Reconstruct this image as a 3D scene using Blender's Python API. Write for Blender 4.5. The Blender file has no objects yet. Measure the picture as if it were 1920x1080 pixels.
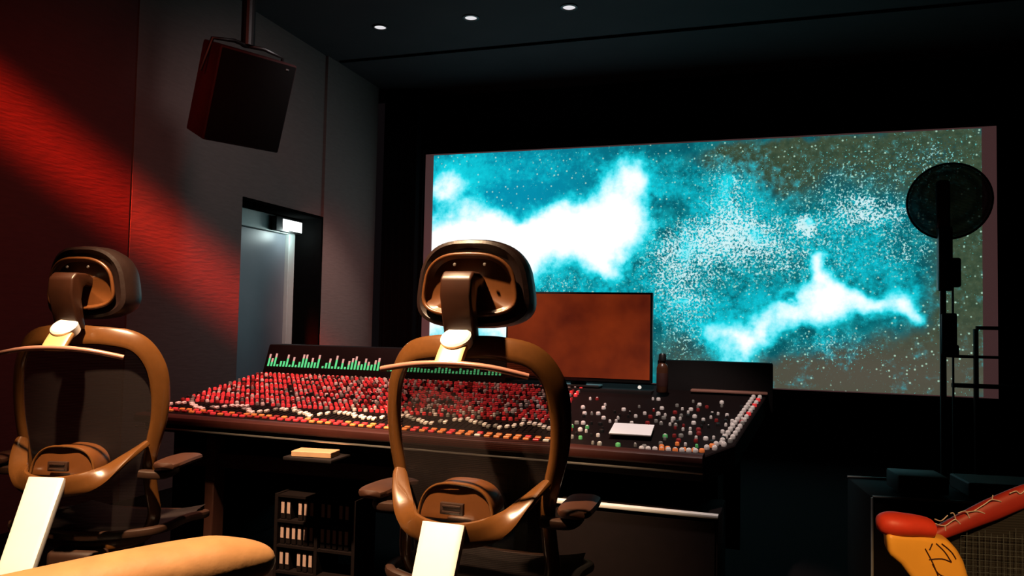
import bpy, bmesh, math, random
from mathutils import Vector, Matrix, Euler

S = bpy.context.scene
C = S.collection
PI = math.pi

# ---------------------------------------------------------------- camera, world, exposure
CAM_YAW, CAM_PITCH, CAM_ROLL = math.radians(17.6), math.radians(2.57), math.radians(1.157)
cam_data = bpy.data.cameras.new('camera')
cam_data.sensor_width = 36.0
cam_data.lens = 1450.0 * 36.0 / 1920.0
cam_data.clip_start = 0.05
cam = bpy.data.objects.new('camera', cam_data)
C.objects.link(cam)
cam.location = (0, 0, 1.2)
cam.rotation_euler = (Matrix.Rotation(CAM_YAW, 4, 'Z') @ Matrix.Rotation(PI / 2 + CAM_PITCH, 4, 'X')
                      @ Matrix.Rotation(CAM_ROLL, 4, 'Z')).to_euler()
S.camera = cam
S.view_settings.view_transform = 'Standard'
S.view_settings.look = 'None'
S.view_settings.gamma = 1.0
S.view_settings.use_curve_mapping = False
S.view_settings.exposure = 0.0

world = bpy.data.worlds.new('world')
S.world = world
world.use_nodes = True
world.node_tree.nodes['Background'].inputs[0].default_value = (0.5, 0.35, 0.4, 1)
world.node_tree.nodes['Background'].inputs[1].default_value = 0.006


def lamp(name, kind, loc, target, energy, color, **kw):
    d = bpy.data.lights.new(name, kind)
    d.energy = energy
    d.color = color
    for k, v in kw.items():
        setattr(d, k, v)
    o = bpy.data.objects.new(name, d)
    C.objects.link(o)
    o.location = loc
    o.rotation_euler = (Vector(target) - Vector(loc)).to_track_quat('-Z', 'Y').to_euler()
    return o


# warm ceiling spots over the row of chairs
lamp('chair_spot', 'SPOT', (-1.60, 1.15, 3.5), (-1.42, 1.95, 0.9), 2100, (1.0, 0.66, 0.38),
     spot_size=math.radians(46), spot_blend=0.6, shadow_soft_size=0.05)
# warm spot above the seat in front of the camera
lamp('armrest_spot', 'SPOT', (-1.15, 0.5, 3.4), (-0.82, 0.75, 0.85), 800, (1.0, 0.66, 0.40),
     spot_size=math.radians(22), spot_blend=0.5, shadow_soft_size=0.05)
# reddish console wash and neutral console spot
lamp('console_spot', 'SPOT', (-1.9, 2.7, 3.6), (-1.8, 3.4, 0.8), 470, (1.0, 0.50, 0.40),
     spot_size=math.radians(50), spot_blend=0.5, shadow_soft_size=0.04)
lamp('console_work_spot', 'SPOT', (-0.4, 2.4, 3.6), (-0.35, 3.25, 0.8), 330, (1.0, 0.82, 0.75),
     spot_size=math.radians(30), spot_blend=0.5, shadow_soft_size=0.04)
# narrow red wall washer: throws a streak along the left wall
rb = lamp('red_wall_washer', 'AREA', (-3.50, 0.45, 3.66), (-3.9, 4.35, 1.84), 19, (1.0, 0.035, 0.012),
          shape='RECTANGLE', size=0.45, size_y=0.50, spread=math.radians(7))
# low red spill on the left wall
lamp('speaker_red', 'SPOT', (-3.3, 1.2, 3.3), (-3.35, 3.85, 2.6), 80, (1.0, 0.04, 0.03),
     spot_size=math.radians(16), spot_blend=0.8, shadow_soft_size=0.1)
lamp('door_sign_glow', 'POINT', (-4.05, 6.17, 1.97), (0, 0, 0), 4.0, (0.8, 1.0, 0.97), shadow_soft_size=0.04)
lamp('end_bay_wash', 'SPOT', (-2.3, 5.0, 3.3), (-3.9, 6.5, 1.40), 230, (1.0, 0.80, 0.72),
     spot_size=math.radians(27), spot_blend=1.0, shadow_soft_size=0.1)
lamp('end_bay_red', 'SPOT', (-2.4, 5.2, 3.3), (-3.9, 7.0, 1.0), 90, (1.0, 0.10, 0.06),
     spot_size=math.radians(44), spot_blend=1.0, shadow_soft_size=0.1)
lamp('red_spill', 'SPOT', (-1.2, 1.6, 3.4), (-3.9, 4.4, 0.9), 120, (1.0, 0.17, 0.11),
     spot_size=math.radians(70), spot_blend=1.0, shadow_soft_size=0.2)
# faint cool spill on the wall and the door
lamp('wall_spill', 'SPOT', (-1.9, 3.9, 3.3), (-3.9, 5.6, 2.0), 55, (1.0, 0.86, 0.86),
     spot_size=math.radians(80), spot_blend=1.0, shadow_soft_size=0.2)
# strong spot on the corner chair at lower right
lamp('corner_spot', 'SPOT', (0.2, -0.8, 2.5), (0.36, 1.7, 0.75), 330, (1.0, 0.55, 0.22),
     spot_size=math.radians(17), spot_blend=0.5, shadow_soft_size=0.05)


# ---------------------------------------------------------------- materials
def mat(name, col, rough=0.6, metal=0.0, var=0.25, scale=25, emit=None, estr=0.0, spec=0.45, bump=0.0, stretch=None,
        coat=0.0):
    m = bpy.data.materials.new(name)
    m.use_nodes = True
    nt = m.node_tree
    b = nt.nodes['Principled BSDF']
    b.inputs['Roughness'].default_value = rough
    b.inputs['Metallic'].default_value = metal
    b.inputs['Specular IOR Level'].default_value = spec
    b.inputs['Coat Weight'].default_value = coat
    tc = nt.nodes.new('ShaderNodeTexCoord')
    n = nt.nodes.new('ShaderNodeTexNoise')
    n.inputs['Scale'].default_value = scale
    n.inputs['Detail'].default_value = 4
    src = tc.outputs['Object']
    if stretch:
        mp = nt.nodes.new('ShaderNodeMapping')
        mp.inputs['Scale'].default_value = stretch
        nt.links.new(src, mp.inputs[0])
        src = mp.outputs[0]
    nt.links.new(src, n.inputs['Vector'])
    mix = nt.nodes.new('ShaderNodeMix')
    mix.data_type = 'RGBA'
    mix.inputs[6].default_value = tuple(c * (1 - var) for c in col) + (1,)
    mix.inputs[7].default_value = tuple(min(1, c * (1 + var)) for c in col) + (1,)
    nt.links.new(n.outputs['Fac'], mix.inputs[0])
    nt.links.new(mix.outputs[2], b.inputs['Base Color'])
    if bump:
        bp = nt.nodes.new('ShaderNodeBump')
        bp.inputs['Strength'].default_value = bump
        bp.inputs['Distance'].default_value = 0.01
        nt.links.new(n.outputs['Fac'], bp.inputs['Height'])
        nt.links.new(bp.outputs[0], b.inputs['Normal'])
    if emit:
        b.inputs['Emission Color'].default_value = tuple(emit) + (1,)
        b.inputs['Emission Strength'].default_value = estr
    return m


def mesh_fabric(name, col, alpha, scale=1.0):
    """woven mesh: fine transparent holes"""
    m = bpy.data.materials.new(name)
    m.use_nodes = True
    nt = m.node_tree
    b = nt.nodes['Principled BSDF']
    b.inputs['Base Color'].default_value = tuple(col) + (1,)
    b.inputs['Roughness'].default_value = 0.55
    out = nt.nodes['Material Output']
    t = nt.nodes.new('ShaderNodeBsdfTransparent')
    mx = nt.nodes.new('ShaderNodeMixShader')
    tc = nt.nodes.new('ShaderNodeTexCoord')
    w = nt.nodes.new('ShaderNodeTexWave')
    w.wave_type = 'BANDS'
    w.bands_direction = 'Z'
    w.inputs['Scale'].default_value = 60 * scale
    w.inputs['Distortion'].default_value = 0.6
    nt.links.new(tc.outputs['Object'], w.inputs['Vector'])
    mr = nt.nodes.new('ShaderNodeMapRange')
    mr.inputs['To Min'].default_value = alpha - 0.15
    mr.inputs['To Max'].default_value = alpha + 0.15
    nt.links.new(w.outputs['Fac'], mr.inputs['Value'])
    nt.links.new(mr.outputs[0], mx.inputs[0])
    nt.links.new(b.outputs[0], mx.inputs[1])
    nt.links.new(t.outputs[0], mx.inputs[2])
    nt.links.new(mx.outputs[0], out.inputs[0])
    return m


def emat(name, col, s, base=(0.02, 0.02, 0.02)):
    return mat(name, base, 0.5, emit=col, estr=s, var=0.05)


M = {}
M['wall_grey'] = mat('wall_grey_fabric', (0.13, 0.092, 0.082), 0.95, var=0.18, scale=9, bump=0.25, stretch=(1, 1, 6))
M['wall_red'] = mat('wall_dark_red_fabric', (0.085, 0.020, 0.016), 0.95, var=0.2, scale=9, bump=0.25, stretch=(1, 1, 6))
M['black'] = mat('black_drape', (0.004, 0.004, 0.005), 0.95, spec=0.1)
M['ceil'] = mat('ceiling_tile', (0.030, 0.020, 0.022), 0.9, scale=3, var=0.3)
M['carpet'] = mat('dark_carpet', (0.005, 0.002, 0.002), 1.0, scale=200, bump=0.4, spec=0.1)
M['groove'] = mat('black_groove', (0.002, 0.002, 0.002), 0.9, spec=0.0)
M['door'] = mat('door_blue_grey', (0.14, 0.155, 0.18), 0.42, var=0.2, scale=3)
M['doorframe'] = mat('door_frame_paint', (0.40, 0.46, 0.45), 0.5, var=0.08)
M['speaker'] = mat('speaker_black', (0.003, 0.003, 0.003), 0.85, spec=0.12)
M['speaker_side'] = mat('speaker_side', (0.035, 0.010, 0.010), 0.7, spec=0.2)
M['frame'] = mat('chair_orange_lit_gloss', (0.085, 0.032, 0.008), 0.27, var=0.15, scale=60, coat=0.35)  # graphite frame; the orange lamplight is mixed into its base colour
M['frame2'] = mat('headrest_shell', (0.085, 0.028, 0.007), 0.35, var=0.15, scale=40, coat=0.2)  # shell colour carries the same orange lamp tint
M['pad'] = mat('headrest_leather', (0.012, 0.005, 0.004), 0.4, var=0.2, scale=40, bump=0.1)
M['alu'] = mat('polished_aluminium', (0.82, 0.80, 0.78), 0.42, metal=0.35, var=0.04)
M['darkplastic'] = mat('dark_plastic', (0.022, 0.009, 0.005), 0.45, spec=0.35)
M['bracket'] = mat('bracket_brown', (0.028, 0.008, 0.003), 0.4, coat=0.2)
M['tan'] = mat('tan_leather', (0.50, 0.255, 0.095), 0.55, var=0.25, scale=28, bump=0.15)
M['mesh'] = mesh_fabric('chair_mesh', (0.006, 0.0025, 0.0025), 0.30)
M['mesh2'] = mesh_fabric('dark_chair_mesh', (0.03, 0.03, 0.03), 0.3)
M['seatmesh'] = mat('seat_mesh', (0.02, 0.012, 0.012), 0.8, scale=200)
M['console'] = mat('console_face', (0.005, 0.002, 0.002), 0.7, scale=30, var=0.3, spec=0.1)
M['console_dark'] = mat('console_dark', (0.006, 0.004, 0.004), 0.7, spec=0.15)
M['leather'] = mat('console_armrest_leather', (0.03, 0.006, 0.004), 0.5, scale=30, spec=0.25)
M['chrome'] = mat('chrome_trim', (0.6, 0.55, 0.52), 0.3, metal=0.9, var=0.05)
M['k_red'] = mat('red_cap', (0.65, 0.03, 0.035), 0.35, emit=(1, 0.06, 0.06), estr=0.35, var=0.1)
M['k_dred'] = mat('dark_red_cap', (0.28, 0.02, 0.02), 0.4)
M['k_white'] = mat('white_cap', (0.85, 0.78, 0.74), 0.35, var=0.05)
M['k_grey'] = mat('grey_cap', (0.25, 0.24, 0.22), 0.4)
M['k_black'] = mat('black_cap', (0.012, 0.012, 0.012), 0.4)
M['k_green'] = mat('green_cap', (0.12, 0.4, 0.14), 0.4, emit=(0.1, 0.8, 0.2), estr=0.12)
M['k_orange'] = mat('orange_cap', (0.75, 0.22, 0.06), 0.4, emit=(1, 0.2, 0.04), estr=0.2)
M['led_green'] = emat('meter_green', (0.10, 0.75, 0.26), 1.0)
M['led_pale'] = emat('meter_pale', (0.80, 0.38, 0.32), 1.0)
M['paper'] = mat('white_paper', (0.92, 0.88, 0.88), 0.7, var=0.02)
M['amber'] = mat('amber_brown', (0.07, 0.025, 0.012), 0.3)
M['case'] = mat('case_dark', (0.004, 0.002, 0.002), 0.8, spec=0.08)
M['case_red'] = mat('case_red_brown', (0.045, 0.012, 0.009), 0.6)
M['post_brown'] = mat('post_brown', (0.06, 0.02, 0.012), 0.6)
M['metal_black'] = mat('black_metal', (0.008, 0.008, 0.008), 0.4)
M['red_paint'] = mat('red_leather', (0.62, 0.045, 0.02), 0.5, var=0.2, scale=35, bump=0.1)
M['red_rail'] = mat('dark_red_rail', (0.30, 0.022, 0.014), 0.5, var=0.2, scale=35)
M['orange'] = mat('orange_plastic', (0.85, 0.42, 0.05), 0.45, var=0.12, scale=20)
M['cord'] = mat('pale_cord', (0.5, 0.42, 0.38), 0.5)
M['sign'] = emat('sign_light', (0.95, 1.0, 1.0), 2.2)
M['down'] = emat('downlight_glow', (1.0, 0.97, 1.0), 0.75)
M['border_glow'] = mat('screen_border', (0.30, 0.24, 0.24), 0.9, var=0.1, scale=2, emit=(0.048, 0.022, 0.022), estr=1.0)  # weak emission stands in for projector light spilling on the border fabric


# ---------------------------------------------------------------- mesh helpers
def obj(name, bm, material, parent=None, smooth=True, loc=None):
    me = bpy.data.meshes.new(name)
    bmesh.ops.recalc_face_normals(bm, faces=bm.faces)
    bm.to_mesh(me)
    bm.free()
    for m in (material if isinstance(material, (list, tuple)) else [material]):
        me.materials.append(m)
    if smooth:
        for p in me.polygons:
            p.use_smooth = True
        try:
            me.set_sharp_from_angle(angle=math.radians(38))
        except Exception:
            pass
    o = bpy.data.objects.new(name, me)
    C.objects.link(o)
    if parent:
        o.parent = parent
    if loc:
        o.location = loc
    return o


def tag(o, label=None, cat=None, group=None, kind=None):
    if label:
        o['label'] = label
    if cat:
        o['category'] = cat
    if group:
        o['group'] = group
    if kind:
        o['kind'] = kind
    return o


def thing(name, label, cat, loc=(0, 0, 0), rz=0, group=None):
    o = bpy.data.objects.new(name, None)
    o.empty_display_size = 0.1
    C.objects.link(o)
    o.location = loc
    o.rotation_euler = (0, 0, rz)
    return tag(o, label, cat, group)


def struct(name, bm, m, parent=None, smooth=False):
    o = obj(name, bm, m, parent, smooth)
    if not parent:
        o['kind'] = 'structure'
    return o


def B():
    return bmesh.new()


def box(bm, x0, x1, y0, y1, z0, z1, bev=0.0, seg=2, mi=0, mtx=None):
    vs = [bm.verts.new((x, y, z)) for x in (x0, x1) for y in (y0, y1) for z in (z0, z1)]
    idx = [(0, 1, 3, 2), (4, 6, 7, 5), (0, 4, 5, 1), (2, 3, 7, 6), (0, 2, 6, 4), (1, 5, 7, 3)]
    fs = [bm.faces.new([vs[i] for i in f]) for f in idx]
    for f in fs:
        f.material_index = mi
    geo_v = set(vs)
    if bev:
        es = list({e for f in fs for e in f.edges})
        r = bmesh.ops.bevel(bm, geom=es, offset=bev, segments=seg, profile=0.5, affect='EDGES', clamp_overlap=True)
        geo_v = {v for v in r['verts']} | {v for v in vs if v.is_valid}
        for f in r['faces']:
            f.material_index = mi
    if mtx:
        bmesh.ops.transform(bm, matrix=mtx, verts=list(geo_v))
    return bm


def bx(x0, x1, y0, y1, z0, z1, bev=0.0, seg=2):
    return box(B(), x0, x1, y0, y1, z0, z1, bev, seg)


def prism(bm, pts, axis, a, b, mi=0):
    """extrude a 2D outline along axis ('X': pts=(y,z), 'Y': pts=(x,z), 'Z': pts=(x,y))"""
    def mk(p, t):
        return {'X': (t, p[0], p[1]), 'Y': (p[0], t, p[1]), 'Z': (p[0], p[1], t)}[axis]
    v0 = [bm.verts.new(mk(p, a)) for p in pts]
    v1 = [bm.verts.new(mk(p, b)) for p in pts]
    n = len(pts)
    fs = [bm.faces.new(v0), bm.faces.new(v1[::-1])]
    for i in range(n):
        fs.append(bm.faces.new((v0[i], v1[i], v1[(i + 1) % n], v0[(i + 1) % n])))
    for f in fs:
        f.material_index = mi
    return bm


def bevel_all(bm, off, seg=3, ang=30):
    bmesh.ops.recalc_face_normals(bm, faces=bm.faces)
    es = [e for e in bm.edges if len(e.link_faces) == 2 and e.calc_face_angle(0) > math.radians(ang)]
    bmesh.ops.bevel(bm, geom=es, offset=off, segments=seg, profile=0.5, affect='EDGES', clamp_overlap=True)
    return bm


def spline(pts, n=8, closed=False):
    pts = [Vector(p) for p in pts]
    N = len(pts)
    out = []
    segs = N if closed else N - 1
    for i in range(segs):
        if closed:
            p0, p1, p2, p3 = pts[(i - 1) % N], pts[i], pts[(i + 1) % N], pts[(i + 2) % N]
        else:
            p0 = pts[max(i - 1, 0)]
            p1, p2 = pts[i], pts[i + 1]
            p3 = pts[min(i + 2, N - 1)]
        for k in range(n):
            t = k / n
            out.append(0.5 * ((2 * p1) + (-p0 + p2) * t + (2 * p0 - 5 * p1 + 4 * p2 - p3) * t * t
                              + (-p0 + 3 * p1 - 3 * p2 + p3) * t ** 3))
    if not closed:
        out.append(pts[-1])
    return out


def sweep(bm, path, w, h, nrm=None, closed=False, sec=12, power=2.6, mi=0):
    """super-ellipse section (w across, h along normal) swept on path. w,h number or function of t in 0..1"""
    n = len(path)
    rings = []
    prev = None
    for i, p in enumerate(path):
        a = path[(i - 1) % n] if (closed or i > 0) else p
        b = path[(i + 1) % n] if (closed or i < n - 1) else p
        t = (b - a).normalized()
        if callable(nrm):
            nv = Vector(nrm(i / (n - 1), p))
        elif nrm is not None:
            nv = Vector(nrm)
        else:
            nv = prev if prev is not None else (Vector((0, 0, 1)) if abs(t.z) < 0.9 else Vector((1, 0, 0)))
        nv = (nv - t * nv.dot(t)).normalized()
        prev = nv
        bn = t.cross(nv)
        u = i / (n - 1)
        ww = (w(u) if callable(w) else w) / 2
        hh = (h(u) if callable(h) else h) / 2
        ring = []
        for k in range(sec):
            th = 2 * PI * k / sec
            c, s = math.cos(th), math.sin(th)
            cx = math.copysign(abs(c) ** (2 / power), c) * ww
            cy = math.copysign(abs(s) ** (2 / power), s) * hh
            ring.append(bm.verts.new(p + bn * cx + nv * cy))
        rings.append(ring)
    m = n if closed else n - 1
    for i in range(m):
        r0, r1 = rings[i], rings[(i + 1) % n]
        for k in range(sec):
            f = bm.faces.new((r0[k], r0[(k + 1) % sec], r1[(k + 1) % sec], r1[k]))
            f.material_index = mi
    if not closed:
        bm.faces.new(rings[0]).material_index = mi
        bm.faces.new(rings[-1][::-1]).material_index = mi
    return bm


def tube(bm, pts, r, sec=10, closed=False, mi=0, n=0):
    path = spline(pts, n, closed) if n else [Vector(p) for p in pts]
    return sweep(bm, path, 2 * r, 2 * r, None, closed, sec, 2.0, mi)


def lathe(bm, prof, sec=24, mtx=None, mi=0):
    rings = []
    for r, z in prof:
        if r < 1e-6:
            v = Vector((0, 0, z))
            rings.append([bm.verts.new(mtx @ v if mtx else v)])
        else:
            ring = []
            for k in range(sec):
                v = Vector((r * math.cos(2 * PI * k / sec), r * math.sin(2 * PI * k / sec), z))
                ring.append(bm.verts.new(mtx @ v if mtx else v))
            rings.append(ring)
    for a, b in zip(rings[:-1], rings[1:]):
        for k in range(sec):
            if len(a) == 1 and len(b) == 1:
                continue
            if len(a) == 1:
                f = bm.faces.new((a[0], b[(k + 1) % sec], b[k]))
            elif len(b) == 1:
                f = bm.faces.new((a[k], a[(k + 1) % sec], b[0]))
            else:
                f = bm.faces.new((a[k], a[(k + 1) % sec], b[(k + 1) % sec], b[k]))
            f.material_index = mi
    return bm


def children(o):
    return [c for c in bpy.data.objects if c.parent == o]


def copy_tree(o, parent=None):
    c = o.copy()
    C.objects.link(c)
    if parent:
        c.parent = parent
    for ch in children(o):
        copy_tree(ch, c)
    return c


# ---------------------------------------------------------------- the room
XL, XR, YF, YB, ZC = -3.9, 4.2, 7.85, -2.6, 3.7
struct('floor', bx(XL - 0.6, XR + 0.1, YB - 0.1, YF + 0.1, -0.1, 0.0), M['carpet'])
struct('ceiling', bx(XL - 0.6, XR + 0.1, YB - 0.1, YF + 0.1, ZC, ZC + 0.1), M['ceil'])
struct('trim_1', bx(XL + 0.03, XR, 6.52, 6.555, ZC - 0.012, ZC - 0.0005), M['groove'])

# left wall: dark red fabric bay, grey fabric bay, deep door reveal, grey end bay
struct('wall_left', bx(XL - 0.1, XL, YB, 4.02, 0, ZC), M['wall_red'])
b = B()
box(b, XL - 0.1, XL, 4.035, 5.17, 0, ZC)
struct('wall_left_middle', b, M['wall_grey'])
struct('trim_2', bx(XL - 0.09, XL - 0.02, 4.02, 4.035, 0, ZC), M['groove'])
b = B()
box(b, XL - 0.42, XL - 0.02, 5.17, 6.36, 2.162, ZC)
struct('wall_left_over_door', b, M['wall_grey'])
b = B()
box(b, XL - 0.42, XL, 6.375, 7.40, 0, ZC)
struct('wall_left_end', b, M['wall_grey'])
# black lined reveal
b = B()
box(b, XL - 0.28, XL - 0.001, 6.345, 6.375, 0, 2.16)
box(b, XL - 0.28, XL - 0.001, 5.185, 6.345, 2.135, 2.16)
struct('trim_3', b, M['groove'])
struct('wall_left_return', bx(XL - 0.42, XL - 0.1, 5.155, 5.17, 0, ZC), M['wall_grey'])
# the door in its pale frame at the bottom of the reveal
fr = B()
xd = XL - 0.28
box(fr, xd - 0.12, xd, 5.172, 6.343, 1.985, 2.134, 0.004)
box(fr, xd - 0.12, xd, 6.245, 6.343, 0, 1.985, 0.004)
box(fr, xd - 0.12, xd, 5.172, 5.24, 0, 1.985, 0.004)
struct('trim_4', fr, M['doorframe'])
dr = struct('door_1', bevel_all(bx(xd - 0.10, xd - 0.035, 5.245, 6.24, 0.008, 1.98), 0.003, 1), M['door'])
hb = B()
tube(hb, [(xd - 0.04, 5.33, 1.02), (xd + 0.01, 5.33, 1.02), (xd + 0.015, 5.36, 1.02), (xd + 0.015, 5.44, 1.02)], 0.009)
obj('door_handle', hb, M['chrome'], dr)
# small lit sign box above the door
sg = thing('door_sign', 'small white lit sign box mounted above the grey door', 'sign', (xd, 6.02, 1.985))
obj('housing', bx(0.001, 0.065, -0.075, 0.335, 0.005, 0.135, 0.006), M['metal_black'], sg)
obj('lit_panel', bx(0.066, 0.070, 0.02, 0.325, 0.02, 0.118, 0.001), M['sign'], sg)

# front: black masking wall and side drapes round the screen
struct('wall_front', bx(XL, XR, YF, YF + 0.1, 0, ZC), M['black'])
b = B()
pts = []
for i in range(60):
    t = i / 59
    pts.append((-3.885 + 0.46 * t, 7.53 + 0.035 * math.sin(t * 34)))
pts += [(p[0], p[1] + 0.02) for p in pts[::-1]]
prism(b, pts, 'Z', 0.01, ZC - 0.01)
tag(obj('drape', b, M['black']), 'black drape hanging between the grey wall and the screen', 'curtain')
struct('wall_right', bx(XR, XR + 0.1, YB, YF, 0, ZC), M['black'])
struct('wall_back', bx(XL, XR, YB - 0.1, YB, 0, ZC), M['black'])

# recessed ceiling downlights
dl = thing('downlight', 'small recessed ceiling downlight farthest left, nearest the grey wall', 'ceiling light', (-3.08, 5.84, ZC),
           group='recessed ceiling downlights')
obj('trim_ring', lathe(B(), [(0.050, -0.001), (0.066, -0.001), (0.068, -0.007), (0.052, -0.010), (0.050, -0.001)], 28), M['metal_black'], dl)
obj('lens', lathe(B(), [(0, -0.003), (0.035, -0.004), (0.049, -0.002), (0.049, -0.0012), (0, -0.0012)], 28), M['down'], dl)
for x, lab in ((-2.256, 'small recessed ceiling downlight, middle of the row of three'),
               (-1.428, 'small recessed ceiling downlight farthest right in the row of three')):
    c = copy_tree(dl)
    c.location = (x, 5.845, ZC)
    c['label'] = lab


# ---------------------------------------------------------------- projection screen
def screen_material():
    m = bpy.data.materials.new('nebula_picture')
    m.use_nodes = True
    nt = m.node_tree
    N, L = nt.nodes, nt.links
    bs = N['Principled BSDF']
    bs.inputs['Base Color'].default_value = (0.02, 0.02, 0.02, 1)
    bs.inputs['Roughness'].default_value = 0.9
    bs.inputs['Specular IOR Level'].default_value = 0.0
    tc = N.new('ShaderNodeTexCoord')
    P0 = tc.outputs['Object']

    def noise(scale, detail=3, vec=P0, rough=0.5):
        n = N.new('ShaderNodeTexNoise')
        n.inputs['Scale'].default_value = scale
        n.inputs['Detail'].default_value = detail
        n.inputs['Roughness'].default_value = rough
        L.new(vec, n.inputs['Vector'])
        return n

    def math_(op, a, b=None, c=None, clamp=False):
        n = N.new('ShaderNodeMath')
        n.operation = op
        n.use_clamp = clamp
        for i, v in enumerate((a, b, c)):
            if v is None:
                continue
            if isinstance(v, (int, float)):
                n.inputs[i].default_value = v
            else:
                L.new(v, n.inputs[i])
        return n.outputs[0]

    def vmath(op, a, b):
        n = N.new('ShaderNodeVectorMath')
        n.operation = op
        for i, v in enumerate((a, b)):
            if isinstance(v, tuple):
                n.inputs[i].default_value = v
            else:
                L.new(v, n.inputs[i])
        return n

    def warp(scale, amt):
        n = noise(scale, 4)
        d = vmath('SUBTRACT', n.outputs['Color'], (0.5, 0.5, 0.5)).outputs[0]
        d = vmath('MULTIPLY', d, (amt, 0, amt)).outputs[0]
        return vmath('ADD', P0, d).outputs[0]
    W1 = warp(3.0, 0.42)
    W2 = warp(6.0, 0.30)

    def blobs(lst, vec):
        tot = None
        for (cx, cz, rx, rz, amp) in lst:
            d = vmath('SUBTRACT', vec, (cx, 0, cz)).outputs[0]
            d = vmath('MULTIPLY', d, (1 / rx, 0, 1 / rz)).outputs[0]
            q = vmath('DOT_PRODUCT', d, d).outputs['Value']
            e = math_('POWER', 0.3679, q)
            tot = math_('MULTIPLY_ADD', e, amp, tot if tot is not None else 0.0)
        return tot

    def ramp(v, a, b):
        n = N.new('ShaderNodeMapRange')
        n.interpolation_type = 'SMOOTHSTEP'
        L.new(v, n.inputs['Value'])
        n.inputs['From Min'].default_value = a
        n.inputs['From Max'].default_value = b
        return n.outputs[0]

    def mixc(f, a, b):
        n = N.new('ShaderNodeMix')
        n.data_type = 'RGBA'
        if isinstance(f, float):
            n.inputs[0].default_value = f
        else:
            L.new(f, n.inputs[0])
        for i, v in ((6, a), (7, b)):
            if isinstance(v, tuple):
                n.inputs[i].default_value = v + (1,)
            else:
                L.new(v, n.inputs[i])
        return n.outputs[2]

    white = blobs(WHITE, W1)
    cyan = blobs(CYAN, W2)
    star = blobs(STAR, W2)
    olive = blobs(OLIVE, W2)
    nz = noise(5.0, 5, rough=0.6).outputs['Fac']
    nf = noise(16.0, 4, rough=0.65).outputs['Fac']
    # deep colours
    deep = mixc(ramp(nz, 0.35, 0.65), (0.002, 0.095, 0.12), (0.004, 0.22, 0.25))
    blue = mixc(blobs([(0.8, 1.9, 1.2, 0.7, 1.0)], P0), deep, (0.001, 0.28, 0.43))
    brown = mixc(ramp(nf, 0.3, 0.7), (0.030, 0.058, 0.034), (0.062, 0.092, 0.050))
    low = mixc(blobs([(4.2, 0.15, 1.8, 0.40, 1.0)], P0), brown, (0.088, 0.080, 0.058))
    col = mixc(ramp(math_('MULTIPLY_ADD', nz, 0.6, olive), 0.45, 1.15), blue, low)
    cyn = math_('MULTIPLY_ADD', math_('SUBTRACT', nf, 0.5), 1.5, cyan)
    cy = ramp(math_('MULTIPLY_ADD', math_('SUBTRACT', nz, 0.5), 0.8, cyn), 0.10, 1.10)
    col = mixc(cy, col, (0.004, 0.56, 0.68))
    # stars: fine grains, denser where the star map is high
    grain = noise(44.0, 2, rough=0.75).outputs['Fac']
    big = noise(13.0, 3).outputs['Fac']
    dens = math_('MULTIPLY_ADD', math_('SUBTRACT', big, 0.5), 1.6, star)
    th = math_('MULTIPLY_ADD', dens, -0.155, 0.665)
    s1 = math_('MULTIPLY', math_('SUBTRACT', grain, th), 16.0, clamp=True)
    scol = mixc(ramp(dens, 0.3, 1.5), (0.12, 0.60, 0.55), (0.70, 0.95, 0.97))
    dgrain = noise(38.0, 2, rough=0.7, vec=vmath('ADD', P0, (5.0, 3.0, 9.0)).outputs[0]).outputs['Fac']
    dk = math_('MULTIPLY', ramp(dgrain, 0.48, 0.62), ramp(star, 0.15, 0.8))
    col = mixc(math_('MULTIPLY', dk, 0.65), col, (0.003, 0.09, 0.12))
    col = mixc(math_('MULTIPLY', s1, 0.9), col, scol)
    # sparse single stars everywhere
    vo = N.new('ShaderNodeTexVoronoi')
    vo.inputs['Scale'].default_value = 17.0
    vo.inputs['Randomness'].default_value = 1.0
    L.new(P0, vo.inputs['Vector'])
    pin = ramp(vo.outputs['Distance'], 0.20, 0.08)
    col = mixc(math_('MULTIPLY', pin, 0.6), col, (0.55, 0.90, 0.70))
    # soft glowing clouds
    w0 = math_('MULTIPLY_ADD', math_('SUBTRACT', nz, 0.5), 0.7, white)
    w0 = math_('MULTIPLY_ADD', math_('SUBTRACT', nf, 0.5), 0.5, w0)
    col = mixc(ramp(w0, 0.02, 0.62), col, (0.012, 0.80, 0.92))
    col = mixc(ramp(w0, 0.34, 1.25), col, (1.12, 1.12, 1.12))
    L.new(col, bs.inputs['Emission Color'])
    bs.inputs['Emission Strength'].default_value = 1.0
    return m


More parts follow.
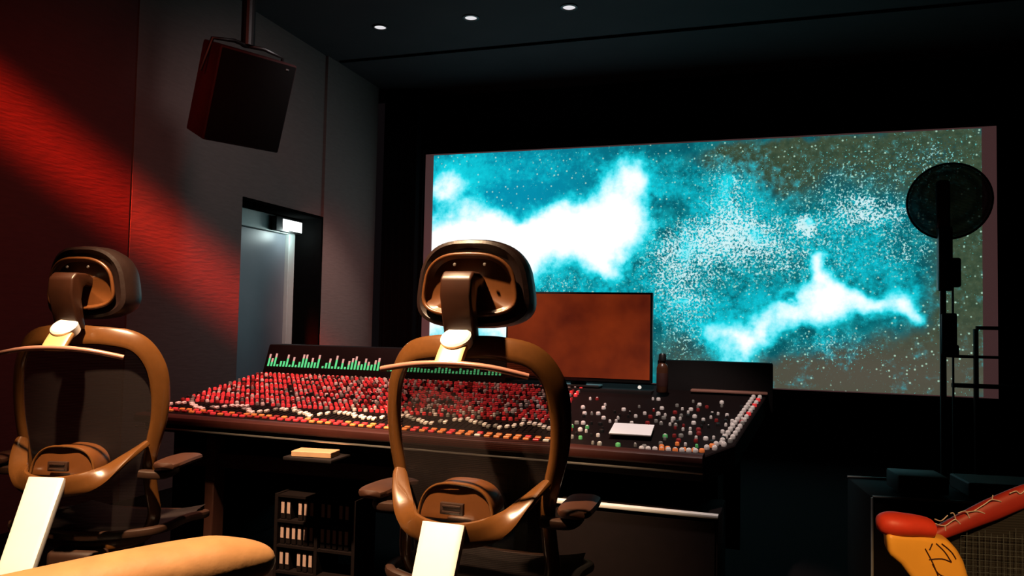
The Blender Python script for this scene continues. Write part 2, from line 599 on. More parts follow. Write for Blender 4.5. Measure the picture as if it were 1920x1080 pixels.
# cloud and star patches of the picture: x, z, radius x, radius z, strength (metres on the screen)
WHITE = [(2.03, 1.68, 0.26, 0.32, 1.1), (1.57, 1.53, 0.43, 0.19, 1.0), (0.9, 1.44, 0.51, 0.19, 1.0), (0.19, 1.39, 0.45, 0.23, 1.1), (0.26, 1.11, 0.59, 0.34, 1.1), (0.67, 1.3, 0.46, 0.25, 0.8), (1.74, 1.34, 0.37, 0.2, 0.5), (1.46, 1.67, 0.33, 0.16, 0.3), (2.13, 2.05, 0.16, 0.17, 0.8), (0.16, 1.98, 0.25, 0.17, 1.0), (0.45, 1.74, 0.23, 0.14, 0.6), (1.85, 1.29, 0.27, 0.16, 0.7), (0.9, 1.19, 0.45, 0.25, 0.9), (-0.1, 0.56, 0.37, 0.34, 1.0), (0.75, 0.47, 0.34, 0.22, 1.0), (3.15, 0.38, 0.17, 0.2, 1.1), (2.96, 0.52, 0.09, 0.11, 0.5), (3.37, 0.54, 0.12, 0.13, 0.8), (3.6, 0.71, 0.21, 0.13, 0.9), (3.92, 0.82, 0.22, 0.19, 1.1), (3.87, 1.1, 0.09, 0.14, 1.0), (3.05, 1.81, 0.11, 0.23, 0.35), (2.68, 1.34, 0.2, 0.1, 0.32), (3.31, 1.43, 0.12, 0.08, 0.28), (3.74, 1.5, 0.06, 0.05, 0.65), (2.58, 0.78, 0.06, 0.05, 0.45), (3.6, 0.79, 0.07, 0.05, -0.7), (4.28, 0.79, 0.22, 0.11, 0.9), (4.58, 0.74, 0.13, 0.1, 0.85), (4.67, 0.65, 0.07, 0.08, 0.5), (1.96, 1.08, 0.12, 0.13, 0.5)]
CYAN = [(3.12, 1.43, 0.61, 0.46, 0.35), (4.32, 1.27, 0.39, 0.29, 0.3), (0.23, 2.16, 0.48, 0.29, 0.7), (1.12, 2.07, 1.2, 0.28, 0.55), (1.47, 0.81, 0.64, 0.32, 0.8), (2.37, 1.86, 0.31, 0.26, 0.6), (3.07, 1.84, 0.34, 0.31, 0.7), (2.73, 1.38, 0.44, 0.26, 0.6), (2.43, 0.92, 0.45, 0.31, 0.5), (2.68, 0.72, 0.3, 0.2, 0.5), (3.36, 0.83, 0.37, 0.2, 0.6), (4.14, 1.12, 0.52, 0.19, 0.5), (4.32, 1.56, 0.39, 0.19, 0.4), (3.69, 1.47, 0.54, 0.25, 0.5), (4.53, 0.84, 0.25, 0.19, 0.5), (2.93, 0.52, 0.29, 0.25, 0.6), (3.96, 0.44, 0.31, 0.15, 0.5), (0.98, 1.85, 0.26, 0.17, -0.6), (1.57, 1.97, 0.19, 0.14, -0.7), (0.18, 1.73, 0.21, 0.09, -0.6), (2.47, 1.65, 0.18, 0.16, -0.5)]
STAR = [(3.46, 1.27, 0.73, 0.35, 0.25), (3.88, 0.39, 0.53, 0.15, 0.3), (3.05, 1.79, 0.24, 0.38, 1.0), (2.73, 1.38, 0.44, 0.23, 1.0), (3.31, 1.43, 0.33, 0.23, 0.8), (3.74, 1.49, 0.09, 0.08, 1.3), (3.96, 1.61, 0.4, 0.34, 0.6), (4.32, 1.61, 0.3, 0.14, 0.75), (2.68, 0.82, 0.35, 0.31, 0.9), (1.36, 0.91, 0.49, 0.27, 0.7), (3.6, 1.12, 0.72, 0.22, 0.6), (4.58, 1.26, 0.25, 0.24, 0.6), (2.43, 1.13, 0.35, 0.31, 0.6), (4.84, 2.11, 0.25, 0.19, 0.5), (4.14, 2.0, 0.61, 0.29, 0.35), (3.96, 0.44, 0.4, 0.19, 0.45), (2.47, 2.01, 0.35, 0.21, 0.4), (4.58, 1.69, 0.5, 0.48, 0.3), (1.11, 2.23, 0.56, 0.17, 0.3), (2.64, 0.41, 0.3, 0.26, 0.6)]
OLIVE = [(3.31, 2.18, 0.52, 0.14, 0.9), (4.14, 2.17, 0.69, 0.2, 1.0), (4.92, 2.06, 0.41, 0.43, 1.0), (5.12, 1.49, 0.32, 0.47, 0.9), (5.04, 0.66, 0.3, 0.65, 1.0), (3.69, 0.1, 0.8, 0.22, 1.0), (4.58, 0.23, 0.62, 0.33, 1.0), (3.59, 1.9, 0.28, 0.25, 0.8), (3.12, 2.09, 0.38, 0.15, 0.5), (2.59, 0.28, 0.3, 0.31, 0.55), (4.32, 1.89, 0.35, 0.15, 0.4)]
M['picture'] = screen_material()
scr = thing('projection_screen', 'large wide projection screen showing a turquoise star nebula', 'screen', (-3.314, 7.58, 0.645))
# coordinates inside: x 0..5.18, z 0..2.335
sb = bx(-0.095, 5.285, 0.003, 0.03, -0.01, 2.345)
obj('border', sb, M['border_glow'], scr, smooth=False)
pb = B()
vs = [pb.verts.new(p) for p in ((0, 0, 0), (5.17, 0, 0), (5.17, 0, 2.33), (0, 0, 2.33))]
vb = [pb.verts.new((v.co.x, 0.002, v.co.z)) for v in vs]
pb.faces.new(vs)
pb.faces.new(vb[::-1])
for i in range(4):
    pb.faces.new((vs[i], vb[i], vb[(i + 1) % 4], vs[(i + 1) % 4]))
obj('picture_surface', pb, M['picture'], scr, smooth=False)
b = B()
box(b, -0.20, 5.40, 0.031, 0.20, -0.10, 2.44, 0.01)
obj('backing_frame', b, M['black'], scr)
for x in (0.3, 4.8):
    obj('support_post', bx(x, x + 0.12, 0.05, 0.18, -0.645, -0.101), M['black'], scr)

# ---------------------------------------------------------------- hanging loudspeaker
sp = thing('hanging_speaker', 'big black loudspeaker hanging from the ceiling by the left wall', 'speaker', (-3.08, 4.01, 2.57))
sp.rotation_euler = Euler((math.radians(21), 0, math.radians(64)), 'XYZ')
prof = [(-0.25, -0.17), (0.25, -0.17), (0.21, 0.17), (-0.21, 0.17)]
b = prism(B(), prof, 'Z', -0.28, 0.28)
obj('cabinet', bevel_all(b, 0.012, 2), M['speaker_side'], sp)
obj('grille', bx(-0.238, 0.238, -0.182, -0.168, -0.268, 0.268, 0.006), M['speaker'], sp)
obj('badge', bx(0.17, 0.19, -0.186, -0.1815, 0.235, 0.245, 0.001), M['chrome'], sp)
hp = obj('ceiling_pole', B(), M['metal_black'], sp)
bb = B()
inv = sp.rotation_euler.to_matrix().inverted()
top = inv @ (Vector((-3.02, 4.00, 3.70)) - Vector(sp.location))
mid = inv @ (Vector((-3.02, 4.00, 2.88)) - Vector(sp.location))
tube(bb, [top, mid], 0.042, 16)
tube(bb, [top, top + (mid - top) * 0.02], 0.09, 20)
bb.to_mesh(hp.data)
bb.free()
b = B()
for s in (-1, 1):
    tube(b, [mid, (s * 0.10, 0.0, 0.32), (s * 0.23, 0, 0.30), (s * 0.265, 0, 0.1)], 0.012, 8)
obj('yoke_bracket', b, M['metal_black'], sp)


# ---------------------------------------------------------------- mesh office chair with headrest
def back_y(z, x=0.0):
    base = -0.10 * (z - 0.72) if z > 0.72 else 0.05 * (0.72 - z) / 0.3
    return base + 0.9 * x * x


RING = [(0.0, 1.128), (0.10, 1.127), (0.19, 1.104), (0.240, 1.035), (0.257, 0.94), (0.252, 0.84), (0.232, 0.745),
        (0.220, 0.67), (0.224, 0.58), (0.228, 0.50), (0.195, 0.43), (0.10, 0.40)]
ring_pts = [(x, z) for x, z in RING] + [(0.0, 0.395)] + [(-x, z) for x, z in RING[:0:-1]]


def make_chair(label):
    t = thing('mesh_office_chair', label, 'chair', group='mesh office chairs with headrests at the console')
    ring = spline([(x, back_y(z, x), z) for x, z in ring_pts], 7, True)
    n = len(ring)

    def wid(u):
        p = ring[min(n - 1, int(round(u * (n - 1))))]
        return 0.044 + 0.026 * max(0, min(1, (p.z - 0.7) / 0.3))
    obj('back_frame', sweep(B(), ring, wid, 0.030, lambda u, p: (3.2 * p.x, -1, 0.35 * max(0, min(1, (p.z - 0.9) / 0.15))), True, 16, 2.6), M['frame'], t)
    # woven back
    b = B()
    inner = [p.copy() for p in ring]
    rows = []
    NX = 22
    zs = [0.40 + (1.125 - 0.40) * i / 40 for i in range(41)]

    def halfw(z):
        best = 0.02
        for i in range(n):
            p, q = ring[i], ring[(i + 1) % n]
            if (p.z - z) * (q.z - z) <= 0 and abs(p.z - q.z) > 1e-6:
                k = (z - p.z) / (q.z - p.z)
                best = max(best, abs(p.x + (q.x - p.x) * k))
        return best
    for z in zs:
        hw = halfw(z)
        rows.append([b.verts.new((hw * (2 * i / NX - 1), back_y(z, hw * (2 * i / NX - 1)) + 0.012 * (1 - (2 * i / NX - 1) ** 2), z))
                     for i in range(NX + 1)])
    for r0, r1 in zip(rows[:-1], rows[1:]):
        for i in range(NX):
            b.faces.new((r0[i], r0[i + 1], r1[i + 1], r1[i]))
    tag(obj('back_mesh', b, M['mesh'], t), 'see-through dark woven back')
    # lower yoke that carries the back
    yk = [(-0.225, back_y(0.745, 0.225) - 0.022, 0.760), (-0.185, -0.045, 0.715), (-0.145, -0.095, 0.672), (-0.09, -0.14, 0.648),
          (0, -0.165, 0.640), (0.09, -0.14, 0.648), (0.145, -0.095, 0.672), (0.185, -0.045, 0.715), (0.225, back_y(0.745, 0.225) - 0.022, 0.760)]
    yp = spline(yk, 6)
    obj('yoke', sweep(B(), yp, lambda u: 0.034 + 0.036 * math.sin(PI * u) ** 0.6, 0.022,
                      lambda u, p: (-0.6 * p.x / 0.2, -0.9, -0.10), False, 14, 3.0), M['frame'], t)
    # domed lumbar housing above the yoke
    b = B()
    out = []
    for i in range(25):
        a = PI * i / 24
        out.append((0.108 * math.copysign(abs(math.cos(a)) ** 0.75, math.cos(a)), 0.668 + 0.100 * math.sin(a) ** 0.8))
    out = [(x, z - 0.008) for x, z in out]
    prism(b, out, 'Y', -0.112, -0.01)
    for v in b.verts:
        if v.co.y < -0.08:
            v.co.x *= 0.97
        v.co.y += 1.6 * v.co.x ** 2 + 0.2 * (v.co.z - 0.66)
    dome = obj('lumbar_housing', bevel_all(b, 0.006, 3, 40), M['frame2'], t)
    rim = spline([(x, -0.114 + 1.6 * x * x + 0.2 * (z - 0.66), z) for x, z in out], 2)
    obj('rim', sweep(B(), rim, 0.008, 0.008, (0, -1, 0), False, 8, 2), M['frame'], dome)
    b = B()
    box(b, -0.034, 0.034, -0.119, -0.105, 0.682, 0.714, 0.003)
    box(b, -0.026, 0.026, -0.122, -0.118, 0.687, 0.692, 0.001)
    box(b, -0.026, 0.026, -0.122, -0.118, 0.703, 0.708, 0.001)
    obj('maker_plate', b, M['darkplastic'], dome)
    # polished spine
    spn = spline([(0, -0.160, 0.668), (0, -0.195, 0.60), (0, -0.245, 0.50), (0, -0.295, 0.40), (0, -0.305, 0.355), (0, -0.265, 0.325),
                  (0, -0.15, 0.315), (0, 0.0, 0.33)], 6)

    def spn_n(u, p):
        return (0, -1, 0.45) if u < 0.55 else ((0, -0.6, -0.8) if u < 0.7 else (0, 0, -1))
    b = B()
    tgt = []
    n2 = len(spn)
    for i, p in enumerate(spn):
        a, c = spn[max(0, i - 1)], spn[min(n2 - 1, i + 1)]
        tgt.append((c - a).normalized())

    def nn(u, p):
        i = min(n2 - 1, int(round(u * (n2 - 1))))
        return Vector((1, 0, 0)).cross(tgt[i])
    sweep(b, spn, lambda u: 0.122 - 0.025 * u, 0.030, nn, False, 16, 6.0)
    tag(obj('spine', b, M['alu'], t), 'polished aluminium spine bar')
    # headrest mount on the top rail
    cb = spline([(-0.222, -0.113, 1.064), (-0.11, -0.155, 1.082), (0, -0.168, 1.089), (0.11, -0.155, 1.082), (0.208, -0.115, 1.060)], 8)
    obj('crossbar', sweep(B(), cb, 0.015, 0.016, (0, -0.4, 1), False, 12, 2.6), M['chair_bar'], t)
    cb2 = spline([(0, -0.165, 1.085), (0, -0.135, 1.120), (0, -0.098, 1.155)], 6)
    tg = obj('clamp_tongue', sweep(B(), cb2, 0.078, 0.024, (0, -1, 0.1), False, 14, 5.0), M['alu_warm'], t)
    mt = Matrix.Translation((0, -0.112, 1.153)) @ Matrix.Rotation(math.radians(38), 4, 'X')
    obj('tilt_knob', lathe(B(), [(0, 0.012), (0.037, 0.012), (0.043, 0.007), (0.043, -0.02), (0.030, -0.03), (0, -0.03)], 32, mt), M['alu'], tg)
    # bent bracket up to the headrest
    pr = [(-0.088, 1.150), (-0.108, 1.20), (-0.130, 1.27), (-0.128, 1.318), (-0.108, 1.338), (-0.06, 1.338), (-0.02, 1.325),
          (-0.02, 1.29), (-0.055, 1.30), (-0.072, 1.29), (-0.078, 1.25), (-0.062, 1.19), (-0.052, 1.15)]
    b = prism(B(), pr, 'X', -0.046, 0.046)
    obj('headrest_bracket', bevel_all(b, 0.008, 3, 25), M['bracket'], t)
    # headrest pad (leather, curved) and hard rear shell
    def hr_out(a, s=1.0):
        c, q = math.cos(a), math.sin(a)
        x = 0.172 * math.copysign(abs(c) ** 0.60, c)
        z = 0.120 * math.copysign(abs(q) ** 0.62, q)
        x *= 1.0 - 0.16 * (z / 0.115) * (0.5 + 0.5 * abs(z) / 0.115)
        z += 0.006 * (1 - (x / 0.163) ** 2) * (1 if q > 0 else -1)
        return x * s, z * s
    HZ = 1.308
    b = B()
    K = 44
    lay = [(-0.030, 0.80), (-0.040, 0.90), (-0.036, 0.97), (-0.015, 1.0), (0.015, 1.0), (0.040, 0.95), (0.052, 0.80), (0.058, 0.45)]
    rings = []
    for y, s in lay:
        r = []
        for k in range(K):
            x, z = hr_out(2 * PI * k / K, s)
            r.append(b.verts.new((x, y - 0.9 * x * x * 0 + 1.1 * x * x, HZ + z)))
        rings.append(r)
    for a_, c_ in zip(rings[:-1], rings[1:]):
        for k in range(K):
            b.faces.new((a_[k], a_[(k + 1) % K], c_[(k + 1) % K], c_[k]))
    b.faces.new(rings[0])
    b.faces.new(rings[-1][::-1])
    hd = obj('headrest', b, M['pad'], t)
    b = B()
    r0, r1 = [], []
    for k in range(K):
        x, z = hr_out(2 * PI * k / K, 0.80)
        z = z * 0.86 - 0.004
        r0.append(b.verts.new((x, -0.036 + 1.1 * x * x, HZ + z)))
        r1.append(b.verts.new((x * 0.86, -0.020 + 1.1 * (x * 0.86) ** 2, HZ + z * 0.86)))
    c0 = b.verts.new((0, -0.020, HZ))
    for k in range(K):
        b.faces.new((r0[k], r0[(k + 1) % K], r1[(k + 1) % K], r1[k]))
        b.faces.new((r1[k], r1[(k + 1) % K], c0))
    for v in b.verts:
        v.co.y -= 0.012
    obj('shell_panel', b, M['frame2'], hd)
    lip = []
    for k in range(K):
        x, z = hr_out(2 * PI * k / K, 0.79)
        lip.append(Vector((x, -0.048 + 1.1 * x * x, HZ + z * 0.86 - 0.004)))
    obj('shell_lip', sweep(B(), lip, 0.012, 0.012, (0, -1, 0), True, 10, 2), M['frame2'], hd)
    for s in (-1, 1):
        obj('screw', lathe(B(), [(0, 0.004), (0.004, 0.003), (0.005, 0)], 10, Matrix.Translation((s * 0.045 + 0.01, -0.052, HZ + 0.052)) @ Matrix.Rotation(PI / 2, 4, 'X')), M['chrome'], hd)
    # seat
    b = B()
    NXs, NYs = 16, 14
    g = []
    for j in range(NYs + 1):
        v = j / NYs
        hw = 0.235 + 0.02 * math.sin(PI * v)
        g.append([b.verts.new((hw * (2 * i / NXs - 1), 0.03 + 0.44 * v, 0.44 - 0.03 * math.sin(PI * v) - (0.05 * max(0, v - 0.8) ** 1 * 2)
                               + 0.03 * (2 * i / NXs - 1) ** 2)) for i in range(NXs + 1)])
    for j in range(NYs):
        for i in range(NXs):
            b.faces.new((g[j][i], g[j][i + 1], g[j + 1][i + 1], g[j + 1][i]))
    bmesh.ops.solidify(b, geom=list(b.faces), thickness=0.02)
    obj('seat', b, M['seatmesh'], t)
    sr = [(-0.25, 0.03, 0.46), (-0.265, 0.25, 0.45), (-0.24, 0.45, 0.42), (0, 0.50, 0.405), (0.24, 0.45, 0.42), (0.265, 0.25, 0.45), (0.25, 0.03, 0.46), (0, 0.0, 0.44)]
    obj('seat_frame', sweep(B(), spline(sr, 7, True), 0.03, 0.03, (0, 0, 1), True, 10, 2.6), M['darkplastic'], t)
    # mechanism, column
    obj('tilt_mechanism', bx(-0.09, 0.09, -0.03, 0.30, 0.30, 0.395, 0.02, 3), M['darkplastic'], t)
    obj('gas_column', lathe(B(), [(0, 0.08), (0.028, 0.08), (0.028, 0.22), (0.02, 0.22), (0.02, 0.31), (0, 0.31)], 20,
                            Matrix.Translation((0, 0.14, 0))), M['metal_black'], t)
    for s in (-1, 1):
        b = B()
        arm = spline([(s * 0.215, 0.0, 0.66), (s * 0.285, 0.02, 0.655), (s * 0.30, 0.07, 0.665)], 6)
        sweep(b, arm, 0.045, 0.03, (0, 0, 1), False, 12, 3)
        a = obj('armrest', b, M['darkplastic'], t)
        pad = spline([(s * 0.305, -0.02, 0.688), (s * 0.305, 0.06, 0.692), (s * 0.30, 0.15, 0.690), (s * 0.285, 0.23, 0.682)], 6)
        obj('arm_pad', sweep(B(), pad, lambda u: 0.095 * (1 - (2 * u - 1) ** 6) ** 0.5 + 0.004, lambda u: 0.028 * (1 - (2 * u - 1) ** 8) ** 0.5 + 0.003,
                             (0, 0, 1), False, 14, 2.8), M['arm_leather'], a)
    for k in range(5):
        a = 2 * PI * k / 5 + 0.3
        e = Vector((math.cos(a), math.sin(a), 0))
        o0 = Vector((0, 0.14, 0))
        b = sweep(B(), spline([o0 + Vector((0, 0, 0.115)), o0 + e * 0.16 + Vector((0, 0, 0.105)), o0 + e * 0.33 + Vector((0, 0, 0.075))], 5),
                  lambda u: 0.055 - 0.02 * u, lambda u: 0.045 - 0.02 * u, (0, 0, 1), False, 10, 3)
        lg = obj('leg', b, M['darkplastic'], t)
        side = Vector((-e.y, e.x, 0))
        b = B()
        for s in (-1, 1):
            mtx = Matrix.Translation(o0 + e * 0.33 + side * (0.016 * s) + Vector((0, 0, 0.029))) @ side.to_track_quat('Z', 'Y').to_matrix().to_4x4()
            lathe(b, [(0, -0.009), (0.024, -0.009), (0.028, -0.005), (0.028, 0.005), (0.024, 0.009), (0, 0.009)], 18, mtx)
        tube(b, [o0 + e * 0.33 + Vector((0, 0, 0.08)), o0 + e * 0.33 + Vector((0, 0, 0.03))], 0.008, 8)
        obj('caster', b, M['metal_black'], lg)
    return t


M['chair_bar'] = mat('crossbar_rose', (0.42, 0.20, 0.15), 0.3, metal=0.3, var=0.08)
M['alu_warm'] = mat('cast_clamp', (0.60, 0.34, 0.14), 0.45, metal=0.2, var=0.1)
M['arm_leather'] = mat('arm_pad_brown', (0.035, 0.012, 0.006), 0.5, spec=0.3)

ch = make_chair('orange-lit graphite mesh office chair with headrest, centred before the console and big screen')
ch.location = (-0.775, 2.07, 0)
ch.rotation_euler = (0, 0, math.radians(-1))
c2 = copy_tree(ch)
c2['label'] = 'orange-lit graphite mesh office chair with headrest beside the red-lit left wall'
c2.location = (-2.215, 2.11, 0)
c2.rotation_euler = (0, 0, math.radians(14))

for part in children(c2):
    if part.name.startswith('headrest') and 'bracket' not in part.name:
        part.rotation_euler = (0, 0, math.radians(-14))
    elif part.name.startswith('headrest_bracket'):
        part.rotation_euler = (0, 0, math.radians(-6))

# ---------------------------------------------------------------- mixing console
rnd = random.Random(7)
con = thing('mixing_console', 'wide studio mixing console crowded with red and white knobs', 'mixing console', (-1.33, 3.4, 0))
OX, OY = -1.33, 3.4
X0, X1 = -2.72, 0.045


def fy(x):      # front edge of the desk
    return 2.95 - 0.12 * (x - X0) / (X1 - X0)


def sz(x, y):   # desk surface height
    return 0.752 + (y - 2.92) * 0.145


SL = math.atan(0.145)


def L3(x, y, z):
    return Vector((x - OX, y - OY, z))


YR = 3.83
# desk slab following the slope
b = B()
XC = -0.175
outl = [(X0, fy(X0)), (XC, fy(XC)), (XC + 0.10, fy(X1) + 0.17), (X1 + 0.02, YR + 0.12), (X0, YR + 0.12)]
top_ = [b.verts.new(L3(x, y, sz(x, y))) for x, y in outl]
bot_ = [b.verts.new(L3(x, y, sz(x, y) - 0.09)) for x, y in outl]
b.faces.new(top_)
b.faces.new(bot_[::-1])
for i in range(5):
    b.faces.new((top_[i], bot_[i], bot_[(i + 1) % 5], top_[(i + 1) % 5]))
obj('desk_surface', bevel_all(b, 0.004, 1), M['console'], con, smooth=False)
# padded front armrest
ap = [L3(X0 + 0.01, fy(X0) - 0.035, 0.732)] + [L3(X0 + (XC - X0) * k / 10, fy(X0 + (XC - X0) * k / 10) - 0.035, 0.732) for k in range(1, 11)]
obj('armrest', sweep(B(), ap, 0.085, 0.045, (0, 0, 1), False, 14, 3.2), M['leather'], con)
b = sweep(B(), [p + Vector((0, -0.03, -0.040)) for p in ap], 0.010, 0.008, (0, 0, 1), False, 8, 3)
obj('trim_strip', b, M['chrome'], con)
# undercarriage
for x in (X0 + 0.02, -0.96, -0.20):
    b = prism(B(), [(3.12 - OY, 0.0), (3.95 - OY, 0.0), (3.95 - OY, 0.80), (3.12 - OY, 0.68)], 'X', x - OX, x - OX + 0.06)
    obj('side_panel', bevel_all(b, 0.004, 1), M['console_dark'], con, smooth=False)
b = B()
box(b, X0 + 0.08 - OX, -0.07 - OX, 3.86 - OY, 3.93 - OY, 0.15, 0.80)
obj('back_panel', b, M['console_dark'], con, smooth=False)
b = B()
box(b, X0 + 0.081 - OX, -0.97 - OX, 3.05 - OY, 3.12 - OY, 0.50, 0.57, 0.006)
tag(obj('brace', b, M['post_brown'], con), 'red-brown cross rail under the desk')
b = B()
prism(b, [(3.02 - OY, 0.0), (3.10 - OY, 0.0), (3.10 - OY, 0.67), (3.02 - OY, 0.67)], 'X', -2.43 - OX, -2.38 - OX)
tag(obj('leg', bevel_all(b, 0.004, 1), M['post_brown'], con), 'red-brown upright post')

# meter bridge
b = B()
prism(b, [(3.84 - OY, 0.885), (3.90 - OY, 1.045), (4.05 - OY, 1.045), (4.05 - OY, 0.80), (3.84 - OY, 0.80)], 'X', X0 + 0.0 - OX, -1.245 - OX)
br = obj('meter_bridge', bevel_all(b, 0.006, 2), M['console'], con)
tag(br, 'long dark red meter bridge with green bar meters')
bt = (0.06 / 0.16)
H0 = 0.922
nb = 0
x = X0 + 0.03
for k in range(72):
    xx = X0 + 0.028 + k * 0.0203 + (0.012 if k >= 17 else 0) + (0.02 if k > 34 else 0)
    if xx > -1.26:
        break
    hgt = rnd.choice([0.012, 0.03, 0.045, 0.055, 0.062, 0.068, 0.072, 0.05]) if k < 36 else rnd.choice([0.014, 0.02, 0.024, 0.03])
    b = B()
    pale = min(hgt * 0.45, 0.022) if hgt > 0.03 else 0.0
    for (z0, z1, mi) in ((0, hgt - pale, 0), (hgt - pale, hgt, 1)):
        if z1 - z0 < 1e-4:
            continue
        za, zb = H0 + z0, H0 + z1
        y0 = 3.84 + (za - 0.885) * bt - OY
        y1 = 3.84 + (zb - 0.885) * bt - OY
        w = 0.0052
        vs = []
        for yo in (-0.003, 0.003):
            vs += [b.verts.new((xx - OX - w, y0 + yo, za)), b.verts.new((xx - OX + w, y0 + yo, za)),
                   b.verts.new((xx - OX + w, y1 + yo, zb)), b.verts.new((xx - OX - w, y1 + yo, zb))]
        for f in ((0, 1, 2, 3), (7, 6, 5, 4), (0, 4, 5, 1), (1, 5, 6, 2), (2, 6, 7, 3), (3, 7, 4, 0)):
            b.faces.new([vs[i] for i in f]).material_index = mi
    obj('level_meter', b, [M['led_green'], M['led_pale']], br, smooth=False)

# right-hand rear section: low dark panel with a pale ledge
b = B()
prism(b, [(3.86 - OY, 0.88), (3.90 - OY, 1.03), (4.0 - OY, 1.03), (4.0 - OY, 0.80), (3.86 - OY, 0.80)], 'X', -0.47 - OX, 0.075 - OX)
obj('rear_panel', bevel_all(b, 0.006, 2), M['console_dark'], con)
b = B()
box(b, -0.30 - OX, 0.05 - OX, 3.79 - OY, 3.865 - OY, 0.888, 0.899, 0.003)
tag(obj('ledge', b, M['chair_bar'], con), 'thin pinkish ledge below the right rear panel')
b = B()
prism(b, [(3.73 - OY, 0.80), (3.73 - OY, 0.886), (3.95 - OY, 0.886), (3.95 - OY, 0.80)], 'X', -1.055 - OX, -0.475 - OX)
obj('monitor_ledge', bevel_all(b, 0.006, 2), M['console_dark'], con)


# knobs, buttons and faders
def knob_bm(bm, x, y, r, h, mi, capmi=None, sec=8, ptr=True):
    mt = Matrix.Translation(L3(x, y, sz(x, y))) @ Matrix.Rotation(SL, 4, 'X')
    lathe(bm, [(r, -0.001), (r * 0.95, h * 0.8), (r * 0.75, h), (0, h)], sec, mt, mi)
    if capmi is not None:
        lathe(bm, [(r * 0.55, h * 0.9), (r * 0.5, h * 1.15), (0, h * 1.15)], sec, mt, capmi)
    return bm


MI = ['k_red', 'k_dred', 'k_white', 'k_grey', 'k_black', 'k_green', 'k_orange']
mats = [M[k] for k in MI]
knobs = []     # (dist, x, y, r, h, mi, cap)
NS = 66
pitch = (-0.80 - (X0 + 0.03)) / NS
for c in range(NS):
    x = X0 + 0.035 + c * pitch
    shade = 0.5 + 0.5 * math.sin(c * 0.55) * math.sin(c * 0.13 + 1)
    for r_ in range(17):
        y = 3.155 + r_ * 0.0395
        if r_ in (5, 11) and c % 2:
            continue
        q = rnd.random()
        if q < 0.50:
            m_ = 0
        elif q < 0.66:
            m_ = 1
        elif q < 0.84:
            m_ = 2
        elif q < 0.92:
            m_ = 3
        else:
            m_ = 4
        cap = 2 if (m_ in (0, 1, 4, 3) and rnd.random() < 0.30) else None
        rr = 0.0075 + 0.002 * (r_ % 3 == 0)
        jx = rnd.uniform(-0.002, 0.002)
        knobs.append((x + jx, y, rr, 0.013 + 0.004 * (r_ % 2), m_, cap))
# master section on the right
for i in range(24):
    for j in range(15):
        x = -0.74 + i * 0.031
        y = 2.90 + j * 0.052
        if x > -0.045 - 0.0 and y < 2.98:
            continue
        if -0.57 < x < -0.36 and 2.94 < y < 3.17:
            continue
        q = rnd.random()
        if q < 0.44:
            continue
        if y > 3.45 and q < 0.80:
            continue
        m_ = rnd.choice([2, 2, 2, 4, 1, 5 if (x < -0.55 or -0.36 < x < -0.3) and y < 3.2 else 2, 3, 4])
        if y < 2.99:
            m_ = rnd.choice([1, 6, 2, 3, 6, 5])
        knobs.append((x + rnd.uniform(-0.006, 0.006), y + rnd.uniform(-0.01, 0.01), rnd.choice([0.006, 0.008, 0.010]), 0.012, m_, 2 if rnd.random() < 0.35 else None))
# bright column of white knobs following the slanted right edge
for j in range(17):
    y = 2.93 + j * 0.052
    xe = min(XC + 0.10 + (y - (fy(X1) + 0.17)) * (X1 + 0.02 - XC - 0.10) / (YR + 0.12 - fy(X1) - 0.17), XC + (y - fy(XC)) * 0.59)
    for dx in (-0.05, -0.022):
        knobs.append((xe + dx, y, 0.010, 0.014, rnd.choice([2, 2, 2, 0, 3, 2]), 2))
for j in range(9):
    knobs.append((-0.40 + 0.024 * j, fy(XC) + 0.03 + 0.002 * j, 0.010, 0.012, rnd.choice([2, 2, 6, 2, 3]), 2))


def xmax(y):
    return min(XC + 0.10 + (y - (fy(X1) + 0.17)) * (X1 + 0.02 - XC - 0.10) / (YR + 0.12 - fy(X1) - 0.17), XC + (y - fy(XC)) * 0.59) - 0.014


knobs = [k for k in knobs if k[0] < xmax(k[1])]
knobs = [k for k in knobs if k[1] > fy(k[0]) + 0.012]
# the ones nearest the camera and not behind the chair are single parts
order = sorted(range(len(knobs)), key=lambda i: (knobs[i][0] ** 2 + knobs[i][1] ** 2))
single = set(order[:100])
rest = B()
for i, (x, y, r, h, m_, cap) in enumerate(knobs):
    if i in single:
        b = knob_bm(B(), 0, 0, r, h, 0, None if cap is None else 1, 12)
        bmesh.ops.translate(b, verts=b.verts, vec=-L3(0, 0, sz(0, 0)))
        ko = obj('knob', b, [mats[m_], mats[2]], con)
        ko.location = L3(x, y, sz(x, y))
    else:
        knob_bm(rest, x, y, r, h, m_, cap)
tag(obj('knobs', rest, mats, con), 'rows of small red, grey and white knobs', kind='stuff')
